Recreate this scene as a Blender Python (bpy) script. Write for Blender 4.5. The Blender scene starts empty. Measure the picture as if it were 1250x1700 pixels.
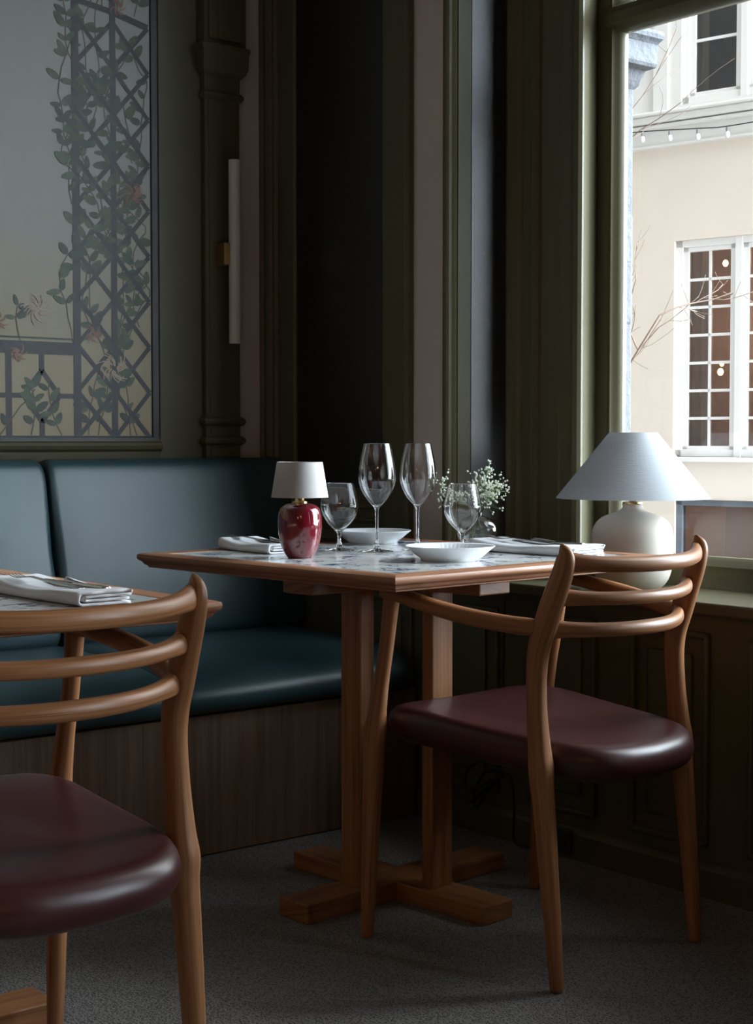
import bpy, bmesh, math, random
from math import sin, cos, pi, radians
from mathutils import Vector, Matrix
S = bpy.context.scene
COL = S.collection

# ------------------------------------------------------------------ camera, sky, exposure
# The corner where the bench wall (y=0) meets the window wall (x=0) is the origin; the room is x<0, y<0.
cam_d = bpy.data.cameras.new('camera'); cam = bpy.data.objects.new('camera', cam_d); COL.objects.link(cam)
cam.location = (-2.6327, -3.7832, 0.984)
cam.rotation_euler = (pi/2-0.0457, 0, math.atan2(.77901, .62701)-pi/2)
cam_d.sensor_fit = 'VERTICAL'; cam_d.sensor_height = 36; cam_d.lens = 2568/1700*36
cam_d.clip_start = .05; cam_d.clip_end = 200
S.camera = cam

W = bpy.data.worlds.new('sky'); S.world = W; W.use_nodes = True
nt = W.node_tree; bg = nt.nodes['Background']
# overcast sky, plus an unseen bright lobe down the street, added to light the room
def wn(k, **kw):
    n = nt.nodes.new(k)
    for a_, b_ in kw.items(): setattr(n, a_, b_)
    return n
SKY_BASE, SKY_FILL = 0.75, 36.0
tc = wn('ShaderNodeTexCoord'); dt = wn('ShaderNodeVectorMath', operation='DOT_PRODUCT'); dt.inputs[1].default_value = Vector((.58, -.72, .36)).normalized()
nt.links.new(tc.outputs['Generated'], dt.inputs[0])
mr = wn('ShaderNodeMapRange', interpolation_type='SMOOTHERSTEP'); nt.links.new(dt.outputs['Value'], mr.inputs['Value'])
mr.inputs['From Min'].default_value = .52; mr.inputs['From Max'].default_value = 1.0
ml = wn('ShaderNodeMath', operation='MULTIPLY_ADD'); nt.links.new(mr.outputs[0], ml.inputs[0]); ml.inputs[1].default_value = SKY_FILL; ml.inputs[2].default_value = SKY_BASE
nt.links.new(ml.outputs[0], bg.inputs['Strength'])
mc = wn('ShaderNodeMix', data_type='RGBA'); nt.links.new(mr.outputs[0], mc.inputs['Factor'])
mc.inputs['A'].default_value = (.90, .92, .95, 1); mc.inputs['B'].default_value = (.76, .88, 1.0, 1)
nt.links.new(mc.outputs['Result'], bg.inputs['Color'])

def portal(name, loc, rot, sx_, sy_):
    l = bpy.data.lights.new(name, 'AREA'); l.shape = 'RECTANGLE'; l.size = sx_; l.size_y = sy_
    l.cycles.is_portal = True
    o = bpy.data.objects.new(name, l); COL.objects.link(o); o.location = loc; o.rotation_euler = rot
portal('window_portal', (.36, -1.80, 1.68), (0, pi/2, 0), 2.1, 1.4)
portal('window_portal', (.36, -4.30, 1.68), (0, pi/2, 0), 2.1, 1.5)

S.view_settings.view_transform = 'Standard'; S.view_settings.look = 'None'
S.view_settings.exposure = 0.15; S.view_settings.gamma = 1.0
S.view_settings.use_curve_mapping = False
cy = S.cycles
cy.max_bounces = 12; cy.diffuse_bounces = 5; cy.glossy_bounces = 5; cy.transmission_bounces = 12; cy.transparent_max_bounces = 12
cy.sample_clamp_indirect = 6.0; cy.use_denoising = True; cy.blur_glossy = .5
cy.caustics_refractive = True; cy.caustics_reflective = False

# ------------------------------------------------------------------ materials
def mat(name):
    m = bpy.data.materials.new(name); m.use_nodes = True
    return m, m.node_tree, m.node_tree.nodes['Principled BSDF']
def N(t, k, **kw):
    n = t.nodes.new(k)
    for a, b in kw.items():
        if a in n.inputs: n.inputs[a].default_value = b
        else: setattr(n, a, b)
    return n
def ramp(t, fac, stops):
    r = t.nodes.new('ShaderNodeValToRGB'); t.links.new(fac, r.inputs[0])
    e = r.color_ramp.elements
    e[0].position, e[0].color = stops[0][0], (*stops[0][1], 1)
    e[1].position, e[1].color = stops[-1][0], (*stops[-1][1], 1)
    for p, c in stops[1:-1]:
        q = e.new(p); q.color = (*c, 1)
    return r
def coords(t, scale, kind='Object', rot=(0, 0, 0)):
    c = t.nodes.new('ShaderNodeTexCoord'); m = t.nodes.new('ShaderNodeMapping')
    m.inputs['Scale'].default_value = scale; m.inputs['Rotation'].default_value = rot
    t.links.new(c.outputs[kind], m.inputs[0]); return m.outputs[0]
def noise(t, vec, scale, detail=4, rough=.6, dist=0):
    n = N(t, 'ShaderNodeTexNoise', Scale=scale, Detail=detail, Roughness=rough, Distortion=dist)
    t.links.new(vec, n.inputs['Vector']); return n.outputs['Fac']
def bump(t, b, h, strength, dist=.002, prev=None):
    n = N(t, 'ShaderNodeBump', Strength=strength, Distance=dist); t.links.new(h, n.inputs['Height'])
    if prev: t.links.new(prev, n.inputs['Normal'])
    t.links.new(n.outputs[0], b.inputs['Normal']); return n.outputs[0]
def simple(name, col, rough=.5, metal=0, coat=0, bumps=None, var=0, vscale=6, spec=.5):
    m, t, b = mat(name)
    b.inputs['Base Color'].default_value = (*col, 1); b.inputs['Roughness'].default_value = rough
    b.inputs['Metallic'].default_value = metal; b.inputs['Coat Weight'].default_value = coat
    b.inputs['Coat Roughness'].default_value = .12
    b.inputs['Specular IOR Level'].default_value = spec
    v = coords(t, (1, 1, 1))
    if var:
        f = noise(t, v, vscale)
        r = ramp(t, f, [(.3, tuple(c*(1-var) for c in col)), (.7, tuple(min(1, c*(1+var)) for c in col))])
        t.links.new(r.outputs[0], b.inputs['Base Color'])
    if bumps: bump(t, b, noise(t, v, bumps[0]), bumps[1], bumps[2] if len(bumps) > 2 else .002)
    return m
def wood(name, dark, light, rough=.42, scale=1.0):
    m, t, b = mat(name)
    v = coords(t, (2.2*scale, 55*scale, 1), 'UV')
    v2 = coords(t, (5*scale, 260*scale, 1), 'UV')
    f = noise(t, v, 1.0, 5, .65, .5); f2 = noise(t, v2, 1.0, 3, .6)
    mx = N(t, 'ShaderNodeMath', operation='MULTIPLY_ADD'); t.links.new(f2, mx.inputs[0]); mx.inputs[1].default_value = .45
    t.links.new(f, mx.inputs[2])
    mid = tuple((a+c)/2 for a, c in zip(dark, light))
    r = ramp(t, mx.outputs[0], [(.48, dark), (.68, mid), (.95, light)])
    t.links.new(r.outputs[0], b.inputs['Base Color']); b.inputs['Roughness'].default_value = rough
    bump(t, b, f2, .12, .001)
    return m
def glass_mat(name, col=(1, 1, 1), ior=1.5):
    m, t, b = mat(name)
    b.inputs['Base Color'].default_value = (*col, 1); b.inputs['Roughness'].default_value = 0
    b.inputs['Transmission Weight'].default_value = 1; b.inputs['IOR'].default_value = ior
    return m
def pane_mat(name, tint=(1, 1, 1), refl=1.0):
    m = bpy.data.materials.new(name); m.use_nodes = True; t = m.node_tree; t.nodes.clear()
    o = t.nodes.new('ShaderNodeOutputMaterial'); mx = t.nodes.new('ShaderNodeMixShader')
    tr = t.nodes.new('ShaderNodeBsdfTransparent'); tr.inputs[0].default_value = (*tint, 1)
    g = t.nodes.new('ShaderNodeBsdfGlossy'); g.inputs['Roughness'].default_value = .01
    fr = t.nodes.new('ShaderNodeFresnel'); fr.inputs[0].default_value = 1.35
    mu = N(t, 'ShaderNodeMath', operation='MULTIPLY'); mu.inputs[1].default_value = refl
    t.links.new(fr.outputs[0], mu.inputs[0]); t.links.new(mu.outputs[0], mx.inputs[0])
    t.links.new(tr.outputs[0], mx.inputs[1]); t.links.new(g.outputs[0], mx.inputs[2]); t.links.new(mx.outputs[0], o.inputs[0])
    return m
def emis(name, col, st):
    m, t, b = mat(name); b.inputs['Emission Color'].default_value = (*col, 1); b.inputs['Emission Strength'].default_value = st
    b.inputs['Base Color'].default_value = (*col, 1); return m

M = {}
M['green'] = simple('green_paint', (.116, .104, .058), .36, spec=.28, bumps=(60, .12, .002), var=.08, vscale=3)
M['plaster'] = simple('plaster', (.66, .55, .49), .75, bumps=(140, .1, .001), var=.04)
M['ceil'] = simple('ceiling_paint', (.36, .33, .30), .8)
M['roomwall'] = simple('room_wall_paint', (.17, .13, .095), .7)
M['oak'] = wood('oak', (.16, .055, .018), (.46, .205, .085), .42)
M['oak_table'] = wood('table_oak', (.19, .070, .033), (.42, .200, .105), .38)
M['veneer'] = wood('bench_veneer', (.10, .055, .032), (.24, .15, .092), .5, .8)
M['teal'] = simple('teal_leather', (.030, .078, .094), .42, spec=.9, bumps=(420, .10, .0006), var=.06, vscale=4)
M['piping'] = simple('dark_seam', (.008, .014, .015), .5)
M['burgundy'] = simple('burgundy_leather', (.056, .013, .013), .36, bumps=(380, .12, .0006), var=.18, vscale=5)
M['brass'] = simple('brass', (.62, .44, .20), .28, 1)
M['steel'] = simple('steel', (.55, .53, .50), .22, 1)
M['porcelain'] = simple('porcelain', (.80, .82, .84), .16)
M['redglaze'] = simple('red_glaze', (.13, .005, .011), .06, coat=1, var=.25, vscale=14)
M['cream_ceramic'] = simple('matte_cream_ceramic', (.58, .52, .45), .62, bumps=(90, .05))
M['white_paint'] = simple('white_paint', (.80, .78, .76), .5)
M['black'] = simple('black_rubber', (.012, .012, .012), .5)
M['stone'] = simple('grey_stone', (.062, .064, .072), .85, bumps=(30, .8, .01), var=.10, vscale=12)
M['tube'] = simple('opal_tube', (.78, .71, .68), .25)
M['glass'] = glass_mat('clear_glass')
M['pane'] = pane_mat('window_glass', (.97, .98, .97), .8)
M['stem'] = simple('stem_green', (.16, .24, .08), .5)
M['blossom'] = simple('blossom_white', (.80, .82, .70), .7)
M['bulb'] = emis('warm_bulb', (1, .50, .16), 14)
M['dustbulb'] = simple('unlit_bulb', (.75, .74, .72), .2)
M['branch'] = simple('branch_bark', (.14, .095, .07), .9)
M['facade'] = simple('cream_render', (.74, .65, .56), .9, bumps=(6, .3, .01), var=.03, vscale=1.5)
M['facade_top'] = simple('white_render', (.74, .72, .69), .9, bumps=(8, .2, .01), var=.02)
M['brownroom'] = simple('warm_room', (.44, .29, .21), .8)
M['curtain'] = simple('pale_curtain', (.60, .50, .42), .9)
M['darkroom'] = simple('dark_room', (.10, .10, .11), .8)
M['street'] = simple('street_paving', (.30, .29, .28), .9, var=.1)

def fabric(name, col, rough=.85, trans=0, sc=900, stripe=False):
    m, t, b = mat(name); b.inputs['Base Color'].default_value = (*col, 1); b.inputs['Roughness'].default_value = rough
    if stripe:
        f = noise(t, coords(t, (40, 40, 420)), 1.0, 3)
        bump(t, b, f, .5, .0015)
    else:
        bump(t, b, noise(t, coords(t, (1, 1, 1)), sc, 2), .35, .001)
    if trans:
        tl = t.nodes.new('ShaderNodeBsdfTranslucent'); tl.inputs[0].default_value = (*col, 1)
        mx = t.nodes.new('ShaderNodeMixShader'); mx.inputs[0].default_value = trans
        o = t.nodes['Material Output']
        t.links.new(b.outputs[0], mx.inputs[1]); t.links.new(tl.outputs[0], mx.inputs[2]); t.links.new(mx.outputs[0], o.inputs[0])
    return m
M['linen'] = fabric('white_linen', (.74, .74, .76))
M['shade'] = fabric('cream_lampshade', (.50, .47, .45), trans=.2, sc=1400)
M['bigshade'] = fabric('white_lampshade', (.58, .60, .63), trans=.25, stripe=True)

def carpet():
    m, t, b = mat('grey_carpet'); v = coords(t, (1, 1, 1))
    vo = N(t, 'ShaderNodeTexVoronoi', Scale=210); t.links.new(v, vo.inputs['Vector'])
    f = noise(t, v, 330, 3, .7); f3 = noise(t, v, 4, 2)
    ad = N(t, 'ShaderNodeMath', operation='ADD'); t.links.new(f, ad.inputs[0]); t.links.new(vo.outputs['Distance'], ad.inputs[1])
    r = ramp(t, ad.outputs[0], [(.45, (.055, .053, .052)), (.8, (.17, .162, .155)), (1.2, (.33, .315, .30))])
    r.color_ramp.elements[2].position = 1.0
    t.links.new(r.outputs[0], b.inputs['Base Color']); b.inputs['Roughness'].default_value = .95
    b.inputs['Specular IOR Level'].default_value = .1
    bump(t, b, ad.outputs[0], .9, .004)
    return m
M['carpet'] = carpet()

def tiles():
    m, t, b = mat('blue_white_tiles')
    v = coords(t, (1, 1, 1)); sp = t.nodes.new('ShaderNodeSeparateXYZ'); t.links.new(v, sp.inputs[0])
    def joint(out, off):
        a = N(t, 'ShaderNodeMath', operation='MULTIPLY_ADD'); t.links.new(out, a.inputs[0]); a.inputs[1].default_value = 1/.137; a.inputs[2].default_value = off
        f = N(t, 'ShaderNodeMath', operation='FRACT'); t.links.new(a.outputs[0], f.inputs[0])
        s = N(t, 'ShaderNodeMath', operation='SUBTRACT'); t.links.new(f.outputs[0], s.inputs[0]); s.inputs[1].default_value = .5
        d = N(t, 'ShaderNodeMath', operation='ABSOLUTE'); t.links.new(s.outputs[0], d.inputs[0])
        return d.outputs[0]          # .5 at the joint
    jx, jy = joint(sp.outputs['X'], .5), joint(sp.outputs['Y'], .5)
    mx = N(t, 'ShaderNodeMath', operation='MAXIMUM'); t.links.new(jx, mx.inputs[0]); t.links.new(jy, mx.inputs[1])
    jt = N(t, 'ShaderNodeMath', operation='GREATER_THAN'); t.links.new(mx.outputs[0], jt.inputs[0]); jt.inputs[1].default_value = .486
    mi = N(t, 'ShaderNodeMath', operation='MINIMUM'); t.links.new(jx, mi.inputs[0]); t.links.new(jy, mi.inputs[1])
    # sprigs of blue: at the corners and in the middle of each tile
    n1 = noise(t, v, 34, 5, .75, 1.2); n2 = noise(t, v, 11, 2)
    cor = N(t, 'ShaderNodeMath', operation='GREATER_THAN'); t.links.new(mi.outputs[0], cor.inputs[0]); cor.inputs[1].default_value = .31
    cen = N(t, 'ShaderNodeMath', operation='LESS_THAN'); t.links.new(mx.outputs[0], cen.inputs[0]); cen.inputs[1].default_value = .26
    zone = N(t, 'ShaderNodeMath', operation='MAXIMUM'); t.links.new(cor.outputs[0], zone.inputs[0]); t.links.new(cen.outputs[0], zone.inputs[1])
    th = N(t, 'ShaderNodeMapRange'); t.links.new(n1, th.inputs['Value'])
    th.inputs['From Min'].default_value = .51; th.inputs['From Max'].default_value = .535
    am = N(t, 'ShaderNodeMath', operation='MULTIPLY'); t.links.new(th.outputs[0], am.inputs[0]); t.links.new(zone.outputs[0], am.inputs[1])
    base = ramp(t, n2, [(.3, (.66, .66, .64)), (.7, (.74, .74, .72))])
    m1 = N(t, 'ShaderNodeMix', data_type='RGBA'); t.links.new(am.outputs[0], m1.inputs['Factor']); t.links.new(base.outputs[0], m1.inputs['A']); m1.inputs['B'].default_value = (.018, .030, .13, 1)
    m2 = N(t, 'ShaderNodeMix', data_type='RGBA'); t.links.new(jt.outputs[0], m2.inputs['Factor']); t.links.new(m1.outputs['Result'], m2.inputs['A']); m2.inputs['B'].default_value = (.34, .32, .29, 1)
    t.links.new(m2.outputs['Result'], b.inputs['Base Color'])
    rr = N(t, 'ShaderNodeMath', operation='MULTIPLY_ADD'); t.links.new(jt.outputs[0], rr.inputs[0]); rr.inputs[1].default_value = .5; rr.inputs[2].default_value = .10
    t.links.new(rr.outputs[0], b.inputs['Roughness'])
    inv = N(t, 'ShaderNodeMath', operation='SUBTRACT'); inv.inputs[0].default_value = 1; t.links.new(jt.outputs[0], inv.inputs[1])
    nb = bump(t, b, inv.outputs[0], .3, .001); bump(t, b, n2, .08, .004, nb)
    return m
M['tiles'] = tiles()

def dark_panel():
    m, t, b = mat('old_painted_panel')
    v = coords(t, (1, 1, .55)); v2 = coords(t, (1, 1, .9))
    a = noise(t, v, 22, 5, .7, 2.5); c = noise(t, v2, 3.2, 3, .6, .5)
    r = ramp(t, a, [(.40, (.012, .010, .012)), (.60, (.020, .015, .017)), (.66, (.075, .026, .018)), (.70, (.022, .018, .022)), (.80, (.030, .036, .045))])
    t.links.new(r.outputs[0], b.inputs['Base Color']); b.inputs['Roughness'].default_value = .28
    b.inputs['Specular IOR Level'].default_value = 1.0
    bump(t, b, noise(t, coords(t, (60, 60, 4)), 4, 4), .06, .001)
    return m
M['panel'] = dark_panel()

def canvas():
    m, t, b = mat('painted_canvas')
    c = t.nodes.new('ShaderNodeTexCoord'); sp = t.nodes.new('ShaderNodeSeparateXYZ'); t.links.new(c.outputs['Object'], sp.inputs[0])
    v = coords(t, (1, 1, 1)); f = noise(t, v, 2.4, 4, .6, .6)
    z = N(t, 'ShaderNodeMath', operation='MULTIPLY_ADD'); t.links.new(f, z.inputs[0]); z.inputs[1].default_value = .55; t.links.new(sp.outputs['Z'], z.inputs[2])
    r = ramp(t, z.outputs[0], [(.25, (.40, .30, .16)), (.62, (.38, .34, .23)), (1.0, (.38, .39, .36))])
    t.links.new(r.outputs[0], b.inputs['Base Color']); b.inputs['Roughness'].default_value = .44; b.inputs['Specular IOR Level'].default_value = .5
    bump(t, b, noise(t, coords(t, (8, 1, 60)), 6, 4), .15, .002)
    return m
M['canvas'] = canvas()
M['p_lattice'] = simple('painted_lattice', (.050, .047, .050), .44, spec=.42)
M['p_leaf'] = simple('painted_leaf', (.085, .110, .065), .44, spec=.42, var=.4, vscale=25)
M['p_leaf2'] = simple('painted_leaf_dark', (.055, .075, .052), .44, spec=.42)
M['p_vine'] = simple('painted_vine', (.10, .075, .05), .44, spec=.42)
M['p_flower'] = simple('painted_flower', (.48, .36, .26), .44, spec=.42)
M['p_flower2'] = simple('painted_flower_pink', (.30, .15, .11), .44, spec=.42)

# ------------------------------------------------------------------ helpers
def setp(o, label=None, cat=None, group=None, kind=None):
    if label: o['label'] = label
    if cat: o['category'] = cat
    if group: o['group'] = group
    if kind: o['kind'] = kind
    return o
def thing(name, label, cat, loc=(0, 0, 0), rz=0, group=None):
    o = bpy.data.objects.new(name, None); COL.objects.link(o); o.empty_display_size = .05
    o.location = loc; o.rotation_euler = (0, 0, rz); return setp(o, label, cat, group)
def long_uv(me, axis=None):
    """wood grain runs along the given (or longest) axis"""
    if me.uv_layers: return
    uv = me.uv_layers.new(name='UVMap')
    xs = [v.co for v in me.vertices]
    if axis is None:
        ext = [max(v[i] for v in xs)-min(v[i] for v in xs) for i in range(3)]; axis = ext.index(max(ext))
    oth = [i for i in range(3) if i != axis]
    off = random.random()*7
    for p in me.polygons:
        n = p.normal; o = oth[0] if abs(n[oth[1]]) > abs(n[oth[0]]) else oth[1]
        for li in p.loop_indices:
            c = me.vertices[me.loops[li].vertex_index].co
            uv.data[li].uv = (c[axis]+off, c[o]+c[oth[0] if o == oth[1] else oth[1]]*.3+off)
def obj(name, bm, m, parent=None, smooth=False, angle=None, axis=None, uv=True):
    me = bpy.data.meshes.new(name)
    bmesh.ops.recalc_face_normals(bm, faces=bm.faces[:])
    bm.to_mesh(me); bm.free()
    for k in (m if isinstance(m, (list, tuple)) else [m]): me.materials.append(k)
    if uv: long_uv(me, axis)
    if smooth or angle:
        for p in me.polygons: p.use_smooth = True
    if angle: me.set_sharp_from_angle(angle=radians(angle))
    o = bpy.data.objects.new(name, me); COL.objects.link(o)
    if parent: o.parent = parent
    return o
def box(bm, x0, x1, y0, y1, z0, z1, bev=0, seg=2, mi=0):
    r = bmesh.ops.create_cube(bm, size=1); vs = r['verts']
    for v in vs:
        v.co.x = x1 if v.co.x > 0 else x0; v.co.y = y1 if v.co.y > 0 else y0; v.co.z = z1 if v.co.z > 0 else z0
    fs = set(f for v in vs for f in v.link_faces)
    for f in fs: f.material_index = mi
    if bev:
        es = list(set(e for f in fs for e in f.edges))
        bmesh.ops.bevel(bm, geom=es, offset=bev, segments=seg, profile=.5, affect='EDGES')
def BX(*a, **k):
    bm = bmesh.new(); box(bm, *a, **k); return bm
def prism(bm, pts, a, b, ax='z'):
    """extrude a closed 2D outline; ax='z': pts are (x,y); 'x': (y,z); 'y': (x,z)"""
    def mk(p, h):
        return {'z': (p[0], p[1], h), 'x': (h, p[0], p[1]), 'y': (p[0], h, p[1])}[ax]
    A = [bm.verts.new(mk(p, a)) for p in pts]; B = [bm.verts.new(mk(p, b)) for p in pts]
    n = len(pts)
    for i in range(n): bm.faces.new((A[i], A[(i+1) % n], B[(i+1) % n], B[i]))
    bm.faces.new(A); bm.faces.new(B[::-1])
def lathe(bm, prof, n=48, cx=0, cy=0, closed=False, cz=0):
    rings = []
    for r, z in prof:
        if r < 1e-6: rings.append([bm.verts.new((cx, cy, cz+z))])
        else: rings.append([bm.verts.new((cx+r*cos(2*pi*i/n), cy+r*sin(2*pi*i/n), cz+z)) for i in range(n)])
    rng = range(len(rings)) if closed else range(len(rings)-1)
    for k in rng:
        A, B = rings[k], rings[(k+1) % len(rings)]
        if len(A) == 1 and len(B) == 1: continue
        for i in range(n):
            j = (i+1) % n
            if len(A) == 1: bm.faces.new((A[0], B[i], B[j]))
            elif len(B) == 1: bm.faces.new((A[i], A[j], B[0]))
            else: bm.faces.new((A[i], A[j], B[j], B[i]))
def smooth_pts(P, k=6):
    """Catmull-Rom through tuples of any length"""
    out = []
    n = len(P)
    for i in range(n-1):
        p0, p1, p2, p3 = P[max(0, i-1)], P[i], P[i+1], P[min(n-1, i+2)]
        for s in range(k):
            t = s/k
            out.append(tuple(.5*((2*b)+(-a+c)*t+(2*a-5*b+4*c-d)*t*t+(-a+3*b-3*c+d)*t**3) for a, b, c, d in zip(p0, p1, p2, p3)))
    out.append(tuple(P[-1])); return out
def sweep(bm, P, side=(1, 0, 0), n=16, k=6, power=2.0, uvoff=None):
    """P: (x,y,z,rs,ro) centre line with half widths along side and across it; ends are rounded"""
    Q = smooth_pts(P, k) if k > 1 else [tuple(p) for p in P]
    side = Vector(side); uvl = bm.loops.layers.uv.verify()
    off = random.random()*9 if uvoff is None else uvoff
    # rounded ends
    def cap(q, qn, outward):
        c = Vector(q[:3]); d = (Vector(q[:3])-Vector(qn[:3])).normalized(); res = []
        r = min(q[3], q[4])
        for a in (.5, .85, .98):
            res.append((*(c+d*r*a*.6), q[3]*math.sqrt(1-a*a), q[4]*math.sqrt(1-a*a)))
        return res
    Q = cap(Q[0], Q[1], 1)[::-1]+Q+cap(Q[-1], Q[-2], 1)
    rings = []; L = 0; Ls = []
    for i, q in enumerate(Q):
        c = Vector(q[:3])
        t = (Vector(Q[min(i+1, len(Q)-1)][:3])-Vector(Q[max(i-1, 0)][:3])).normalized()
        s = (side-t*side.dot(t)).normalized(); o = t.cross(s)
        if i: L += (c-Vector(Q[i-1][:3])).length
        Ls.append(L)
        ring = []
        for j in range(n):
            a = 2*pi*j/n; ca, sa = cos(a), sin(a)
            x = math.copysign(abs(ca)**(2/power), ca)*q[3]; y = math.copysign(abs(sa)**(2/power), sa)*q[4]
            ring.append(bm.verts.new(c+s*x+o*y))
        rings.append(ring)
    for i in range(len(rings)-1):
        for j in range(n):
            jj = (j+1) % n
            f = bm.faces.new((rings[i][j], rings[i][jj], rings[i+1][jj], rings[i+1][j]))
            for l, (a, b) in zip(f.loops, ((i, j), (i, j+1), (i+1, j+1), (i+1, j))):
                r = (Q[a][3]+Q[a][4])
                l[uvl].uv = (Ls[a]+off, off+abs(((b/n) % 1.0001)-.5)*2*.07)
    bm.faces.new(rings[0][::-1]); bm.faces.new(rings[-1])
def tube(bm, pts, r, n=8, k=5): sweep(bm, [(*p, r, r) for p in pts], side=(.31, .77, .55), n=n, k=k)
def dup(root, loc, rz, label, group=None):
    r = root.copy(); COL.objects.link(r); r.location = loc; r.rotation_euler = (0, 0, rz); r['label'] = label
    if group: r['group'] = group
    for ch in list(root.children):
        c = ch.copy(); COL.objects.link(c); c.parent = r
        for g in ch.children:
            d = g.copy(); COL.objects.link(d); d.parent = c
    return r
def struct(name, bm, m, **k): return setp(obj(name, bm, m, **k), kind='structure')

# ------------------------------------------------------------------ the room shell
CE = 2.95
struct('floor', BX(-5.4, 0, -5.8, 0, -.1, 0), M['carpet'])
struct('ceiling', BX(-5.4, .4, -5.8, 0, CE, CE+.1), M['ceil'])
struct('wall_back', BX(-5.4, .3, 0, .2, 0, CE), M['plaster'])
struct('wall_left', BX(-5.6, -5.4, -5.8, .2, 0, CE), M['roomwall'])
struct('wall_front', BX(-5.4, .4, -6, -5.8, 0, CE), M['roomwall'])
# window wall: solid pier between bench corner and the niche, low wall below the sill, pier, lintel
struct('wall_right', BX(0, .40, -.79, 0, 0, CE), M['plaster'])
struct('trim_34', BX(-.003, .0, -.806, 0, 0, .64), M['green'])
bm = bmesh.new()
box(bm, 0, .40, -5.8, -.806, 0, .612)
struct('trim_31', bm, M['green'])
bm = bmesh.new(); box(bm, .0, .30, -3.55, -2.66, .612, CE); box(bm, .0, .40, -5.8, -5.20, .612, CE)
struct('trim_32', bm, M['green'])
bm = bmesh.new(); box(bm, .0, .40, -2.66, -.806, 2.78, CE); box(bm, .0, .40, -5.20, -3.55, 2.78, CE)
struct('trim_33', bm, M['green'])

# green-painted woodwork on the bench wall
def band(pts, z0, z1): bm = bmesh.new(); prism(bm, pts, z0, z1); return bm
struct('trim_1', BX(-.378, -.228, -.012, 0, .70, CE, bev=.002), M['green'])              # flat board right of the painting
bm = bmesh.new()
prism(bm, [(0, .92), (-.012, .92), (-.016, .955), (-.026, .962), (-.030, .972), (-.026, .980), (-.014, .984), (-.012, .990), (0, .990)], -5.4, -.378, 'x')
struct('trim_2', bm, M['green'])
struct('trim_3', BX(-5.4, -.378, -.010, 0, .40, .93), M['green'])
# pilaster with base, capital and the springer above
bm = bmesh.new()
def slab(x0, x1, d, z0, z1, bev=.003): box(bm, x0, x1, -d, .0, z0, z1, bev=bev)
def flare(rows):
    """stack of (x0,x1,depth,z) sections"""
    R = []
    for x0, x1, d, z in rows: R.append([bm.verts.new(p) for p in ((x0, 0, z), (x0, -d, z), (x1, -d, z), (x1, 0, z))])
    for A, B in zip(R, R[1:]):
        for i in range(4): bm.faces.new((A[i], A[(i+1) % 4], B[(i+1) % 4], B[i]))
    bm.faces.new(R[0]); bm.faces.new(R[-1][::-1])
slab(-.236, -.118, .030, 0, 1.975)
for z in (.985, 1.040): flare([(-.240, -.116, .034, z-.012), (-.246, -.110, .042, z-.006), (-.248, -.108, .044, z), (-.246, -.110, .042, z+.008), (-.238, -.116, .033, z+.014)])
slab(-.222, -.132, .034, .998, 1.026); slab(-.222, -.132, .034, .78, .966)
slab(-.224, -.130, .0325, 1.065, 1.955, .002)
flare([(-.240, -.114, .033, 1.955), (-.244, -.110, .040, 1.963), (-.244, -.110, .040, 1.972), (-.238, -.116, .032, 1.980)])
flare([(-.236, -.118, .030, 1.975), (-.238, -.116, .031, 2.020), (-.246, -.106, .042, 2.030), (-.252, -.100, .050, 2.046), (-.256, -.104, .058, 2.072), (-.260, -.106, .063, 2.085), (-.264, -.104, .066, 2.090), (-.264, -.104, .066, 2.102), (-.258, -.110, .056, 2.106)])
slab(-.246, -.104, .045, 2.10, CE); slab(-.232, -.118, .052, 2.12, CE)
slab(-.205, -.150, .060, 2.12, CE)
struct('trim_4', bm, M['green'])

# frames of the dark painted panel on the window wall (x=0 plane)
bm = bmesh.new()
prism(bm, [(0, 0), (-.030, 0), (-.034, -.012), (-.026, -.018), (-.026, -.030), (-.032, -.036), (-.026, -.044), (-.018, -.050), (-.018, -.060), (-.024, -.066), (-.014, -.072), (-.014, -.148), (-.008, -.153), (0, -.153)], .64, CE)
struct('trim_5', bm, M['green'])
bm = bmesh.new()
prism(bm, [(0, -.668), (-.018, -.668), (-.024, -.662), (-.018, -.656), (-.020, -.650), (-.013, -.646), (-.013, -.555), (-.007, -.551), (0, -.551)], .64, CE)
struct('trim_6', bm, M['green'])
bm = bmesh.new(); box(bm, -.013, 0, -.553, -.151, .64, .855, bev=.001)
box(bm, -.020, 0, -.53, -.17, .80, .812, bev=.004); box(bm, -.020, 0, -.53, -.17, .765, .775, bev=.003)
struct('trim_7', bm, M['green'])
bm = bmesh.new()
prism(bm, [(0, .68), (-.030, .69), (-.045, .705), (-.050, .715), (-.050, .732), (-.040, .740), (0, .742)], 0, 1, 'y')
for v in bm.verts: v.co.y = -.655 if v.co.y > .5 else -.0
struct('trim_8', bm, M['green'])
def tall(name, bm, m, label, cat): return setp(obj(name, bm, m), label, cat)
tall('painted_panel', BX(-.004, .0, -.553, -.151, .852, CE), M['panel'], 'wide nearly black painted wall panel behind the table, between green frames', 'panel')
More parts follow.
